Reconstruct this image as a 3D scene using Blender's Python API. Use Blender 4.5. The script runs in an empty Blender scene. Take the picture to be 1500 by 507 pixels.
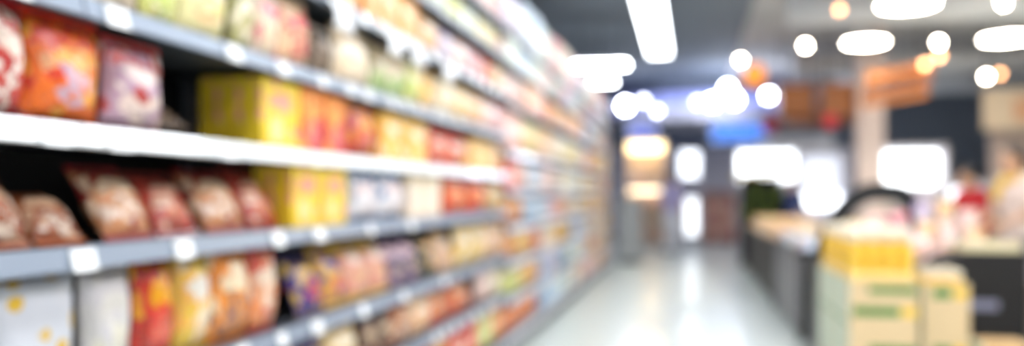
import bpy, bmesh, math, random
from mathutils import Vector, Matrix
random.seed(7)
R = math.radians
scene = bpy.context.scene
COL = scene.collection

# ------------------------------------------------------------------ camera
W, H = 1500.0, 507.0
F = 1250.0                       # focal length in pixels of the 1500 px frame
HZ = 285.0                       # horizon row
CAMZ = 1.2
TH = math.atan(260.0 / F)        # yaw to the left of the aisle axis (+Y)
CT, ST = math.cos(TH), math.sin(TH)
cam_data = bpy.data.cameras.new('camera')
cam_data.sensor_width = 36.0
cam_data.lens = 36.0 * F / W
cam_data.shift_y = (HZ - H / 2) / W
cam_data.clip_start = 0.02
cam_data.clip_end = 200
cam_data.dof.use_dof = True
cam_data.dof.focus_distance = 0.80
cam_data.dof.aperture_fstop = 1.48
cam_data.dof.aperture_blades = 9
cam = bpy.data.objects.new('camera', cam_data)
COL.objects.link(cam)
cam.location = (0, 0, CAMZ)
cam.rotation_euler = (R(90), 0, TH)
scene.camera = cam

# ------------------------------------------------------------------ world and exposure
world = bpy.data.worlds.new('store_ambient')
world.use_nodes = True
world.node_tree.nodes['Background'].inputs[0].default_value = (0.93, 0.97, 1.0, 1)
world.node_tree.nodes['Background'].inputs[1].default_value = 0.5
scene.world = world
scene.view_settings.view_transform = 'Standard'
scene.view_settings.look = 'None'
scene.view_settings.gamma = 1.0
scene.view_settings.use_curve_mapping = False
scene.view_settings.exposure = 1.22
scene.cycles.use_denoising = True
LAMP = 12.0                       # radiance of the white ceiling fittings


# ------------------------------------------------------------------ helpers
def P(px, py, d):
    """world point that is d metres in front of the lens"""
    q = (px - 750.0) / F * d
    return Vector((q * CT - d * ST, q * ST + d * CT, CAMZ + (HZ - py) / F * d))


def shelfY(px, X=-1.30):
    q = (px - 750.0) / F
    t = X / (q * CT - ST)
    return t * (q * ST + CT)


def lin(h):
    h = h.lstrip('#')
    out = []
    for i in (0, 2, 4):
        c = int(h[i:i + 2], 16) / 255.0
        out.append(c / 12.92 if c <= 0.04045 else ((c + 0.055) / 1.055) ** 2.4)
    return (out[0], out[1], out[2], 1.0)


MATS = {}


def mat(name, col, rough=0.5, metal=0.0, var=0.06, scale=6.0, coat=0.0, bump=0.0):
    if name in MATS:
        return MATS[name]
    m = bpy.data.materials.new(name)
    m.use_nodes = True
    nt = m.node_tree
    b = nt.nodes['Principled BSDF']
    b.inputs['Roughness'].default_value = rough
    b.inputs['Metallic'].default_value = metal
    b.inputs['Coat Weight'].default_value = coat
    tc = nt.nodes.new('ShaderNodeTexCoord')
    nz = nt.nodes.new('ShaderNodeTexNoise')
    nz.inputs['Scale'].default_value = scale
    nz.inputs['Detail'].default_value = 4
    nt.links.new(tc.outputs['Object'], nz.inputs['Vector'])
    mx = nt.nodes.new('ShaderNodeMix')
    mx.data_type = 'RGBA'
    c = lin(col)
    mx.inputs[6].default_value = tuple(max(0, x * (1 - var)) for x in c[:3]) + (1,)
    mx.inputs[7].default_value = tuple(min(1, x * (1 + var)) for x in c[:3]) + (1,)
    nt.links.new(nz.outputs['Fac'], mx.inputs[0])
    nt.links.new(mx.outputs[2], b.inputs['Base Color'])
    if bump:
        bp = nt.nodes.new('ShaderNodeBump')
        bp.inputs['Strength'].default_value = bump
        bp.inputs['Distance'].default_value = 0.01
        nt.links.new(nz.outputs['Fac'], bp.inputs['Height'])
        nt.links.new(bp.outputs[0], b.inputs['Normal'])
    MATS[name] = m
    return m


def emit(name, col, strength):
    if name in MATS:
        return MATS[name]
    m = bpy.data.materials.new(name)
    m.use_nodes = True
    b = m.node_tree.nodes['Principled BSDF']
    b.inputs['Base Color'].default_value = lin(col)
    b.inputs['Emission Color'].default_value = lin(col)
    b.inputs['Emission Strength'].default_value = strength
    MATS[name] = m
    return m


def print_mat(key, base, top, logo, pict, seed, film=True):
    """printed packaging: header band, logo, product picture, scattered small print"""
    if key in MATS:
        return MATS[key]
    m = bpy.data.materials.new('print_' + key)
    m.use_nodes = True
    nt = m.node_tree
    N, L = nt.nodes, nt.links
    b = N['Principled BSDF']
    b.inputs['Roughness'].default_value = 0.24 if film else 0.42
    b.inputs['Coat Weight'].default_value = 0.35 if film else 0.1
    b.inputs['Coat Roughness'].default_value = 0.18
    tc = N.new('ShaderNodeTexCoord')
    nz = N.new('ShaderNodeTexNoise')
    nz.inputs['Scale'].default_value = 3.2
    nz.inputs['Detail'].default_value = 3
    mp = N.new('ShaderNodeMapping')
    mp.inputs['Location'].default_value = (seed * 1.7, seed * 0.9, seed * 2.3)
    L.new(tc.outputs['Generated'], mp.inputs[0])
    L.new(mp.outputs[0], nz.inputs['Vector'])
    # warped coordinate
    sub = N.new('ShaderNodeVectorMath'); sub.operation = 'SUBTRACT'
    L.new(nz.outputs['Color'], sub.inputs[0]); sub.inputs[1].default_value = (0.5, 0.5, 0.5)
    scl = N.new('ShaderNodeVectorMath'); scl.operation = 'SCALE'
    L.new(sub.outputs[0], scl.inputs[0]); scl.inputs['Scale'].default_value = 0.35
    add = N.new('ShaderNodeVectorMath'); add.operation = 'ADD'
    L.new(tc.outputs['Generated'], add.inputs[0]); L.new(scl.outputs[0], add.inputs[1])
    sep = N.new('ShaderNodeSeparateXYZ')
    L.new(add.outputs[0], sep.inputs[0])

    def ramp(src, lo, hi):
        r = N.new('ShaderNodeMapRange'); r.interpolation_type = 'SMOOTHSTEP'
        L.new(src, r.inputs[0]); r.inputs[1].default_value = lo; r.inputs[2].default_value = hi
        return r.outputs[0]

    def mix(fac, a, bb):
        x = N.new('ShaderNodeMix'); x.data_type = 'RGBA'
        L.new(fac, x.inputs[0])
        if isinstance(a, tuple): x.inputs[6].default_value = a
        else: L.new(a, x.inputs[6])
        if isinstance(bb, tuple): x.inputs[7].default_value = bb
        else: L.new(bb, x.inputs[7])
        return x.outputs[2]

    def ellipse(cx, cz, rx, rz):
        o = N.new('ShaderNodeVectorMath'); o.operation = 'SUBTRACT'
        L.new(add.outputs[0], o.inputs[0]); o.inputs[1].default_value = (cx, 0.5, cz)
        s = N.new('ShaderNodeVectorMath'); s.operation = 'MULTIPLY'
        L.new(o.outputs[0], s.inputs[0]); s.inputs[1].default_value = (1 / rx, 0.0, 1 / rz)
        l = N.new('ShaderNodeVectorMath'); l.operation = 'LENGTH'
        L.new(s.outputs[0], l.inputs[0])
        return ramp(l.outputs['Value'], 1.12, 0.88)

    rnd = random.Random(seed)
    c = mix(ramp(sep.outputs['Z'], 0.66, 0.74), lin(base), lin(top))
    c = mix(ellipse(0.5 + rnd.uniform(-.1, .1), 0.30, 0.29, 0.18), c, lin(pict))
    # a second tone inside the picture
    n2 = N.new('ShaderNodeTexNoise'); n2.inputs['Scale'].default_value = 7.0
    L.new(mp.outputs[0], n2.inputs['Vector'])
    c = mix(ramp(n2.outputs['Fac'], 0.51, 0.56), c, lin(base))
    # lettering blocks and highlights in the artwork
    vo = N.new('ShaderNodeTexVoronoi'); vo.inputs['Scale'].default_value = 5.0
    L.new(mp.outputs[0], vo.inputs['Vector'])
    sc_ = N.new('ShaderNodeSeparateXYZ'); L.new(vo.outputs['Color'], sc_.inputs[0])
    c = mix(ramp(sc_.outputs['X'], 0.86, 0.88), c, lin(logo))
    c = mix(ramp(sc_.outputs['Y'], 0.90, 0.92), c, lin(top))
    c = mix(ramp(sc_.outputs['Z'], 0.93, 0.95), c, lin(pict))
    c = mix(ellipse(0.5 + rnd.uniform(-.06, .06), 0.66, 0.34, 0.11), c, lin(logo))
    # lines of small print
    wv = N.new('ShaderNodeTexWave'); wv.bands_direction = 'Z'; wv.inputs['Scale'].default_value = 6
    wv.inputs['Distortion'].default_value = 2
    L.new(tc.outputs['Generated'], wv.inputs['Vector'])
    f = ramp(wv.outputs['Fac'], 0.9, 1.0)
    mu = N.new('ShaderNodeMath'); mu.operation = 'MULTIPLY'; mu.inputs[1].default_value = 0.35
    L.new(f, mu.inputs[0])
    c = mix(mu.outputs[0], c, lin(logo))
    L.new(c, b.inputs['Base Color'])
    if film:
        bp = N.new('ShaderNodeBump'); bp.inputs['Strength'].default_value = 0.6; bp.inputs['Distance'].default_value = 0.02
        L.new(n2.outputs['Fac'], bp.inputs['Height']); L.new(bp.outputs[0], b.inputs['Normal'])
    MATS[key] = m
    return m


class MB:
    def __init__(self):
        self.v, self.f = [], []

    def box(self, x0, x1, y0, y1, z0, z1, M=None):
        i = len(self.v)
        for z in (z0, z1):
            for (x, y) in ((x0, y0), (x1, y0), (x1, y1), (x0, y1)):
                p = Vector((x, y, z))
                self.v.append(M @ p if M else p)
        self.f += [(i, i + 3, i + 2, i + 1), (i + 4, i + 5, i + 6, i + 7), (i, i + 1, i + 5, i + 4),
                   (i + 1, i + 2, i + 6, i + 5), (i + 2, i + 3, i + 7, i + 6), (i + 3, i, i + 4, i + 7)]
        return self

    def lathe(self, prof, n=20, c=(0, 0, 0), M=None):
        i = len(self.v)
        for (r, z) in prof:
            for k in range(n):
                a = 2 * math.pi * k / n
                p = Vector((c[0] + r * math.cos(a), c[1] + r * math.sin(a), c[2] + z))
                self.v.append(M @ p if M else p)
        for j in range(len(prof) - 1):
            for k in range(n):
                k2 = (k + 1) % n
                self.f.append((i + j * n + k, i + j * n + k2, i + (j + 1) * n + k2, i + (j + 1) * n + k))
        self.f.append(tuple(i + k for k in reversed(range(n))))
        e = i + (len(prof) - 1) * n
        self.f.append(tuple(e + k for k in range(n)))
        return self

    def tube(self, pts, radii, n=8, closed_ends=True):
        i = len(self.v)
        pts = [Vector(p) for p in pts]
        for j, p in enumerate(pts):
            t = (pts[min(j + 1, len(pts) - 1)] - pts[max(j - 1, 0)]).normalized()
            a = t.orthogonal().normalized() if j == 0 else (a - t * a.dot(t)).normalized()
            bb = t.cross(a)
            r = radii[j] if isinstance(radii, (list, tuple)) else radii
            for k in range(n):
                an = 2 * math.pi * k / n
                self.v.append(p + (a * math.cos(an) + bb * math.sin(an)) * r)
        for j in range(len(pts) - 1):
            for k in range(n):
                k2 = (k + 1) % n
                self.f.append((i + j * n + k, i + j * n + k2, i + (j + 1) * n + k2, i + (j + 1) * n + k))
        self.f.append(tuple(i + k for k in reversed(range(n))))
        e = i + (len(pts) - 1) * n
        self.f.append(tuple(e + k for k in range(n)))
        return self

    def capsule(self, p, q, r0, r1, n=12):
        p, q = Vector(p), Vector(q)
        t = (q - p)
        t = t.normalized() if t.length > 1e-6 else Vector((0, 0, 1))
        pts, rad = [], []
        for a in (80, 60, 35, 12):
            pts.append(p - t * r0 * math.sin(R(a))); rad.append(r0 * math.cos(R(a)))
        pts.append(p + (q - p) * 0.5); rad.append((r0 + r1) / 2)
        for a in (12, 35, 60, 80):
            pts.append(q + t * r1 * math.sin(R(a))); rad.append(r1 * math.cos(R(a)))
        return self.tube(pts, rad, n)

    def ellipsoid(self, c, rx, ry, rz, M=None, n=16, m=10):
        prof = []
        for j in range(m + 1):
            a = -math.pi / 2 + math.pi * j / m
            prof.append((max(1e-3, math.cos(a)), math.sin(a)))
        i = len(self.v)
        self.lathe(prof, n)
        for k in range(i, len(self.v)):
            p = self.v[k]
            p = Vector((p.x * rx, p.y * ry, p.z * rz))
            if M: p = M @ p
            self.v[k] = p + Vector(c)
        return self

    def prism(self, poly, y0, y1):
        """poly in (x, z), extruded along y"""
        i = len(self.v); n = len(poly)
        for y in (y0, y1):
            for (x, z) in poly:
                self.v.append(Vector((x, y, z)))
        self.f.append(tuple(i + k for k in range(n)))
        self.f.append(tuple(i + n + k for k in reversed(range(n))))
        for k in range(n):
            k2 = (k + 1) % n
            self.f.append((i + k2, i + k, i + n + k, i + n + k2))
        return self

    def mesh(self, name):
        me = bpy.data.meshes.new(name)
        me.from_pydata([tuple(v) for v in self.v], [], self.f)
        bm = bmesh.new(); bm.from_mesh(me)
        bmesh.ops.recalc_face_normals(bm, faces=bm.faces)
        bm.to_mesh(me); bm.free()
        return me

    def build(self, name, m, parent=None, smooth=False, bevel=0.0):
        return link(name, self.mesh(name), m, parent, smooth, bevel)


def link(name, me, m, parent=None, smooth=False, bevel=0.0):
    if m is not None and len(me.materials) == 0:
        me.materials.append(m)
    if smooth:
        for p in me.polygons: p.use_smooth = True
    o = bpy.data.objects.new(name, me)
    COL.objects.link(o)
    if parent: o.parent = parent
    if bevel:
        bv = o.modifiers.new('bevel', 'BEVEL'); bv.width = bevel; bv.segments = 2; bv.limit_method = 'ANGLE'
    return o


def tag(o, label, cat, group=None):
    o['label'] = label
    o['category'] = cat
    if group: o['group'] = group
    return o


def thing(name, label, cat, loc=(0, 0, 0), rz=0.0, group=None):
    o = bpy.data.objects.new(name, None)
    o.empty_display_size = 0.1
    COL.objects.link(o)
    o.location = loc
    o.rotation_euler = (0, 0, rz)
    return tag(o, label, cat, group)


def struct(name, mb, m, bevel=0.0):
    o = mb.build(name, m, None, False, bevel)
    o['kind'] = 'structure'
    return o


ORD = ['first', 'second', 'third', 'fourth', 'fifth', 'sixth', 'seventh', 'eighth', 'ninth', 'tenth', 'eleventh',
       'twelfth', 'thirteenth', 'fourteenth', 'fifteenth', 'sixteenth', 'seventeenth', 'eighteenth', 'nineteenth',
       'twentieth'] + ['twenty-' + k for k in ('first', 'second', 'third', 'fourth', 'fifth', 'sixth', 'seventh',
       'eighth', 'ninth')] + ['thirtieth'] + ['thirty-' + k for k in ('first', 'second', 'third', 'fourth', 'fifth',
       'sixth', 'seventh', 'eighth', 'ninth')] + ['fortieth'] + ['forty-' + k for k in ('first', 'second', 'third',
       'fourth', 'fifth', 'sixth', 'seventh', 'eighth', 'ninth')] + ['fiftieth'] + ['fifty-' + k for k in ('first', 'second', 'third',
       'fourth', 'fifth', 'sixth', 'seventh', 'eighth', 'ninth')]

# ------------------------------------------------------------------ the room
YB = 25.0
CEIL = 3.95
m_floor = mat('polished_floor', '#dbe4de', 0.27, 0, 0.03, 0.8, coat=0.2)
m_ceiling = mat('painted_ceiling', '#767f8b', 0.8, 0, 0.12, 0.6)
struct('floor', MB().box(-7, 12, -5, YB, -0.1, 0.0), m_floor)
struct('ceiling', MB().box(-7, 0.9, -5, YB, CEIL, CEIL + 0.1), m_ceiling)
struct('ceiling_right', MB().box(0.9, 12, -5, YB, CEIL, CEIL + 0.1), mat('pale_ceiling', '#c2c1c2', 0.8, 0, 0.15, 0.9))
struct('wall_left', MB().box(-7.1, -7, -5, YB, 0, CEIL), mat('left_wall_paint', '#b9bdc4', 0.7))
struct('wall_right', MB().box(12, 12.1, -5, YB, 0, CEIL), mat('right_wall_paint', '#c9c0bb', 0.7))
struct('wall_back_lower', MB().box(-7, 4.9, YB - 0.06, YB - 0.005, 0, 2.5), mat('pale_panelling', '#e4e0ea', 0.6))
struct('wall_back', MB().box(-7, 12, YB, YB + 0.1, 0, CEIL), mat('back_wall_paint', '#868f9b', 0.7))

# ------------------------------------------------------------------ left shelving
XF = -1.27
LEV1 = [0.15, 0.478, 0.745, 1.065, 1.326, 1.604, 1.90, 2.163, 2.39]
LEV2 = [0.15, 0.42, 0.69, 0.95, 1.22, 1.50, 1.86, 2.15, 2.39]
m_shelf = mat('shelf_steel', '#4b4e54', 0.45, 0.3, 0.05)
m_back = mat('shelf_back_panel', '#15161a', 0.6)
m_upright = mat('upright_steel', '#8d929a', 0.4, 0.5)
m_kick = mat('kick_plate', '#5b5a60', 0.5)
m_rail_grey = mat('rail_grey', '#8893a3', 0.32, 0.1, 0.04)
m_rail_white = mat('rail_white', '#f7fbfc', 0.22, 0, 0.02, coat=0.3)
m_rail_pale = mat('rail_pale', '#8d98a8', 0.28, 0.1, 0.03)
m_rail_top = mat('rail_top', '#69727f', 0.4, 0.1, 0.03)
m_rail_far = mat('rail_far', '#c6c8d0', 0.35, 0.0, 0.03)
m_tag = mat('price_card', '#fbfcfd', 0.3, 0, 0.02, coat=0.4)
SH_D = 0.46


def rail_mesh(y0, y1):
    # tilted ticket channel with upper and lower lips
    poly = [(XF - 0.012, 0.024), (XF - 0.004, 0.024), (XF + 0.008, -0.019), (XF + 0.011, -0.022), (XF + 0.004, -0.025), (XF - 0.012, -0.016)]
    return MB().prism(poly, y0, y1).mesh('price_rail')


def tag_mesh(wd):
    M = Matrix.Translation((XF + 0.007, 0, -0.002)) @ Matrix.Rotation(R(-15), 4, 'Y')
    return MB().box(0.0, 0.003, -wd / 2, wd / 2, -0.027, 0.021, M).mesh('price_tag')


TAGS = [tag_mesh(0.052), tag_mesh(0.064), tag_mesh(0.075)]
for t in TAGS: t.materials.append(m_tag)
rt = random.Random(3)
TAGPX = {4: (118, 265, 404, 465, 540, 600), 3: (352, 410, 462, 530, 590, 650), 5: (75, 170, 330, 460, 570, 632, 690, 715)}


def gondola(y0, y1, levels, label, sec):
    t = thing('gondola_shelving', label, 'shelving', (0, 0, 0), 0, 'gondola bays down the left of the aisle')
    e = 0.004
    MB().box(XF - SH_D - 0.03, XF - SH_D, y0 + e, y1 - e, 0.0, 2.62).build('back_panel', m_back, t)
    for y in (y0 + e, y1 - 0.03):
        MB().box(XF - SH_D - 0.005, XF - SH_D + 0.035, y, y + 0.026, 0.0, 2.64).build('upright', m_upright, t)
    MB().box(XF - SH_D, XF - 0.03, y0 + 0.04, y1 - 0.04, 0.0, 0.12).build('kick_plate', m_kick, t)
    for i, z in enumerate(levels):
        s = MB().box(XF - SH_D + 0.036, XF - 0.012, y0 + e, y1 - e, z - 0.008, z + 0.02)
        so = s.build('shelf', m_shelf, t)
        for y in (y0 + 0.005, y1 - 0.008):
            MB().prism([(XF - SH_D + 0.036, z - 0.06), (XF - SH_D + 0.036, z - 0.0085), (XF - 0.2, z - 0.0085)], y, y + 0.003).build('bracket', m_shelf, so)
        rm = m_rail_grey
        if sec == 1:
            rm = {4: m_rail_white, 5: m_rail_pale, 6: m_rail_pale}.get(i, m_rail_grey)
        if sec == 2: rm = m_rail_far
        if i >= 6: rm = m_rail_top
        me = rail_mesh(y0 + e, y1 - e)
        r = link('price_rail', me, rm, so)
        r.location = (0, 0, z)
        if sec == 1 and (i + 1) in TAGPX:
            ys = [shelfY(p, XF) for p in TAGPX[i + 1]]
            ys = [y for y in ys if y0 <= y < y1]
        else:
            ys, y = [], y0 + 0.1
            while y < y1 - 0.06:
                if rt.random() < (0.85 if sec == 1 else 0.7): ys.append(y)
                y += rt.uniform(0.16, 0.30)
        if sec == 1 and y1 < 1.2: ys = []
        for y in ys:
            g = link('price_tag', TAGS[2] if y < 2.2 else rt.choice(TAGS), None, so)
            g.location = (0, y, z)
    return t


NB = ['nearest bay of tall grey shelving at the left edge', 'second shelving bay from the left, holding tall upright bags',
      'third shelving bay from the left, with the yellow boxes', 'fourth shelving bay from the left, blue bags near its bottom',
      'fifth shelving bay from the left, before the shelf heights change']
for i in range(5):
    gondola(0.5 + 1.1 * i, 0.5 + 1.1 * (i + 1), LEV1, NB[i], 1)
FB = ['first bay beyond the change in shelf heights on the left', 'second bay beyond the change in shelf heights',
      'third bay beyond the change in shelf heights', 'fourth bay beyond the change in shelf heights',
      'third last shelving bay before the aisle opens out', 'second last shelving bay before the aisle opens out',
      'last shelving bay, ending by the grey cabinet at the aisle end']
for i in range(7):
    gondola(6.0 + 1.157 * i, 6.0 + 1.157 * (i + 1), LEV2, FB[i], 2)
YEND = 6.0 + 1.157 * 7

# ------------------------------------------------------------------ packages
STY = {
    # key: (words, base, top, logo, picture)
    'red_white':   ('red and white', '#c8281f', '#b5171b', '#f3d9c8', '#f0e2d6'),
    'orange_red':  ('orange with a red header', '#f26c10', '#d2301a', '#f9a63a', '#c9a9bd'),
    'plum_white':  ('pale lilac with a red header', '#b793a6', '#b8302c', '#e9d3cd', '#ead0c4'),
    'yellow':      ('bright yellow', '#edc81d', '#f3d22c', '#f2a08a', '#f6d79a'),
    'red_orange':  ('red with an orange header', '#c72a2d', '#ee8a1b', '#f2a04a', '#d9707a'),
    'amber':       ('amber yellow', '#eda92a', '#f2c24d', '#f8e1bd', '#f6c978'),
    'coral':       ('coral red', '#e2543f', '#e9402f', '#f4cdb6', '#f6b58e'),
    'honey':       ('honey coloured', '#f0b85a', '#eec06b', '#f7dcae', '#f6d398'),
    'brown_white': ('brown with a white patch', '#9c4b25', '#a85a30', '#e3b896', '#ecd4c0'),
    'dark_red':    ('dark red', '#8d1b22', '#a01f26', '#f0d6c6', '#d99a6a'),
    'peach_red':   ('peach with dark red sides', '#d98f5c', '#9a1d22', '#f0cfae', '#f0d9c4'),
    'rust':        ('rusty red', '#b8321f', '#8f2a22', '#e9b79c', '#e08058'),
    'white_blue':  ('white with blue flashes', '#e6e3e8', '#3f80bd', '#f2d6d2', '#e9e4e6'),
    'cream':       ('cream', '#efd9bd', '#efd29a', '#f6ebdc', '#f0dccd'),
    'scarlet':     ('scarlet and orange', '#e8502f', '#dd2b2b', '#f79a52', '#f5a05a'),
    'sand':        ('sand coloured', '#ecc888', '#e8bf78', '#f6e7cc', '#f0d9b0'),
    'white_dots':  ('white with yellow spots', '#cdced6', '#c8cbd4', '#d9ae30', '#e9c987'),
    'white':       ('plain white', '#d6d0cd', '#cfc9cc', '#dfd9d2', '#ddd6c4'),
    'red_gold':    ('red with gold lettering', '#d5211f', '#a5131a', '#f0a416', '#e0604a'),
    'yellow_cream': ('yellow with a cream picture', '#efae42', '#e3bb2c', '#e9e1d6', '#f4e0bd'),
    'orange':      ('orange with a dark picture', '#f2912e', '#f28a25', '#f4dfbc', '#9a5a3a'),
    'orange_crimson': ('orange and crimson', '#ea8a4a', '#cf2f38', '#f1d9c2', '#eab494'),
    'navy':        ('navy blue', '#26258a', '#352a6e', '#f0c05a', '#e0454a'),
    'blue_yellow': ('blue and yellow', '#e2a24a', '#efc047', '#3a3aa0', '#e2685a'),
    'rose_yellow': ('rose and yellow', '#e79a86', '#efc052', '#f6dccb', '#e8b489'),
    'purple':      ('purple', '#4a3565', '#54386d', '#e0bcc8', '#efd3ae'),
    'dark_green':  ('dark green', '#3d4a33', '#4a4030', '#e8b070', '#eab988'),
    'straw':       ('straw yellow', '#e9b74c', '#ebc25a', '#f1e4ce', '#f3dfb4'),
    'pink_sand':   ('pinkish sand', '#e6b391', '#e8bf83', '#f3dcc9', '#efcfb2'),
    'choc':        ('dark chocolate', '#3a2428', '#4b2a2a', '#dcb992', '#c98c5c'),
    'tomato':      ('tomato red', '#dc5a2c', '#c8441f', '#f3b27c', '#f2a45f'),
    'lemon':       ('pale lemon', '#efe3a4', '#e9dc86', '#f6f0d8', '#f2c48d'),
    'olive':       ('olive', '#a9a36a', '#8d8a52', '#eee2c4', '#d8c79a'),
    'cream_pink':  ('cream with a pink mark', '#ecd7b6', '#ead3c4', '#e0848a', '#e9c9a2'),
    'peach_stripe': ('peach with a red stripe', '#eec69c', '#efcba4', '#dd5a5a', '#e06a66'),
    'brown':       ('dull brown', '#6a5747', '#574738', '#a08a76', '#8f7a66'),
    'beige':       ('beige', '#ecd3b0', '#e6cba4', '#f5e6cf', '#f3dfc2'),
    'beige_green': ('beige with a green base', '#c9d69c', '#eccba6', '#f3dcc4', '#6fb04a'),
    'lime':        ('yellow green', '#d7d876', '#e9dd92', '#f3edc4', '#b8cf62'),
    'apricot':     ('apricot', '#f0b07a', '#eec08c', '#f6dfc6', '#f4cba2'),
    'tangerine':   ('tangerine orange', '#f09a52', '#f1b267', '#f6d6ae', '#f2a468'),
    'lilac':       ('greyish lilac', '#c9bccb', '#a58fb5', '#efe6ee', '#e3cfd2'),
    'mint':        ('mint white', '#dfe9dc', '#c9dfc4', '#f4f6ee', '#e9ecc0'),
    'rose':        ('rose pink', '#e6a3a6', '#dc8a93', '#f6dfdd', '#f3cfc6'),
    'sky':         ('light blue', '#9fc3e2', '#7fadd8', '#eef4fa', '#c9ddee'),
    'blue':        ('mid blue', '#5c93cd', '#4a7fc0', '#e6eef8', '#a5c6e6'),
    'ice':         ('icy white', '#e8eef4', '#d3e2ef', '#a9c9e8', '#f4f6f8'),
    'vanilla':     ('vanilla', '#f3e6c8', '#f0dcae', '#f8f1e2', '#efc793'),
    'blush':       ('blush pink', '#f0d0c4', '#eebfb2', '#f8ebe5', '#e9a590'),
    'oil':         ('golden', '#f2bb2e', '#f4c53e', '#f8e8b0', '#f3c85a'),
}


def spot_mat(key, base, spot):
    if key in MATS: return MATS[key]
    m = bpy.data.materials.new('print_' + key); m.use_nodes = True
    N, L = m.node_tree.nodes, m.node_tree.links
    tc = N.new('ShaderNodeTexCoord'); vo = N.new('ShaderNodeTexVoronoi'); vo.inputs['Scale'].default_value = 3.4
    L.new(tc.outputs['Generated'], vo.inputs['Vector'])
    r = N.new('ShaderNodeMapRange'); L.new(vo.outputs['Distance'], r.inputs[0])
    r.inputs[1].default_value = 0.30; r.inputs[2].default_value = 0.22
    x = N.new('ShaderNodeMix'); x.data_type = 'RGBA'; x.inputs[6].default_value = lin(base); x.inputs[7].default_value = lin(spot)
    L.new(r.outputs[0], x.inputs[0]); L.new(x.outputs[2], N['Principled BSDF'].inputs['Base Color'])
    N['Principled BSDF'].inputs['Roughness'].default_value = 0.3
    MATS[key] = m
    return m


def smat(k, film=True):
    w, a, b, c, d = STY[k]
    if k == 'white_dots': return spot_mat(k, a, c)
    return print_mat(k + ('' if film else '_card'), a, b, c, d, list(STY).index(k) + 1, film)


def bag_body(w, h, d, rnd, nx=10, nz=12, pinch=0.10):
    v, f = [], []
    ph = rnd.uniform(0, 6)
    for side in (-1, 1):
        for j in range(nz + 1):
            z = j / nz
            for i in range(nx + 1):
                u = -1 + 2 * i / nx
                th = d / 2 * max(0.0, 1 - abs(u) ** 2.6) ** 0.6 * max(0.02, math.sin(math.pi * min(1, max(0, 0.02 + 0.96 * z)))) ** 0.5
                th *= 1 + 0.10 * math.sin(5 * z + 3 * u + ph) + 0.06 * math.sin(11 * u + 7 * z + 2 * ph)
                x = w / 2 * u * (1 - pinch * math.sin(math.pi * z) * 0.6 + 0.015 * math.sin(9 * z + ph))
                v.append((x, side * max(th, 0.0012), h * z))
    n = (nx + 1)
    o = n * (nz + 1)
    for j in range(nz):
        for i in range(nx):
            a = j * n + i
            f.append((a, a + 1, a + 1 + n, a + n))
            a += o
            f.append((a, a + n, a + 1 + n, a + 1))
    for j in range(nz):                      # side seams
        a = j * n; f.append((a, a + n, a + n + o, a + o))
        a = j * n + nx; f.append((a, a + o, a + n + o, a + n))
    for i in range(nx):                      # ends
        f.append((i, i + o, i + 1 + o, i + 1))
        a = nz * n + i; f.append((a, a + 1, a + 1 + o, a + o))
    return v, f


def seal_mesh(name, w, z0, z1, teeth=14):
    """flat crimped strip with a saw-tooth outer edge"""
    v, f = [], []
    up = 1 if z1 > z0 else -1
    for y in (-0.0014, 0.0014):
        for i in range(teeth + 1):
            x = -w / 2 + w * i / teeth
            v.append((x, y, z0))
            v.append((x, y, z1 + (0.0025 * up if i % 2 else 0)))
    o = 2 * (teeth + 1)
    for i in range(teeth):
        a = 2 * i
        f += [(a, a + 2, a + 3, a + 1), (o + a, o + a + 1, o + a + 3, o + a + 2),
              (a + 1, a + 3, o + a + 3, o + a + 1), (a, o + a, o + a + 2, a + 2)]
    f += [(0, 1, o + 1, o), (2 * teeth, o + 2 * teeth, o + 2 * teeth + 1, 2 * teeth + 1)]
    me = bpy.data.meshes.new(name); me.from_pydata(v, [], f)
    return me


def place(o, loc, rz, tilt=0.0, roll=0.0):
    o.location = loc
    o.rotation_euler = (tilt, roll, rz)


def make_bag(name, sty, w, h, d, loc, rz, label, group, tilt=0, roll=0, parts=True, rnd=random, cat='bag'):
    s = 0.016
    m = smat(sty)
    body_h = h - 2 * s
    v, f = bag_body(w, body_h, d, rnd, *((10, 12) if parts else (6, 8)))
    if parts:
        t = thing(name, label, cat, loc, rz, group)
        place(t, loc, rz, tilt, roll)
        me = bpy.data.meshes.new('body'); me.from_pydata(v, [], f)
        b = link('body', me, m, t, True); b.location = (0, 0, s)
        seal = mat('seal_' + sty, STY[sty][2], 0.3, coat=0.3)
        link('top_seal', seal_mesh('top_seal', w, h - s, h), seal, t)
        link('bottom_seal', seal_mesh('bottom_seal', w, s, 0.003), seal, t)
        return t
    mb = MB()
    mb.v = [Vector((p[0], p[1], p[2] + s)) for p in v]; mb.f = list(f)
    mb.box(-w / 2, w / 2, -0.0015, 0.0015, h - s, h)
    mb.box(-w / 2, w / 2, -0.0015, 0.0015, 0, s)
    o = mb.build(name, m, None, True)
    tag(o, label, cat, group); place(o, loc, rz, tilt, roll)
    return o


def make_box(name, sty, w, h, d, loc, rz, label, group, parts=True, tilt=0, roll=0, cat='box', **k):
    m = smat(sty, False)
    if parts:
        t = thing(name, label, cat, loc, rz, group)
        place(t, loc, rz, tilt, roll)
        MB().box(-w / 2, w / 2, -d / 2, d / 2, 0, h - 0.004).build('body', m, t, False, 0.0025)
        fm = mat('flap_' + sty, STY[sty][2], 0.5)
        MB().box(-w / 2 + 0.002, w / 2 - 0.002, -d / 2 + 0.001, d / 2 * 0.92, h - 0.004, h).build('top_flap', fm, t)
        return t
    o = MB().box(-w / 2, w / 2, -d / 2, d / 2, 0, h).box(-w / 2 + 0.003, w / 2 - 0.003, -d / 2 + 0.002, d * 0.4, h, h + 0.003).build(name, m, None, False)
    tag(o, label, cat, group); place(o, loc, rz, tilt, roll)
    return o


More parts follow.
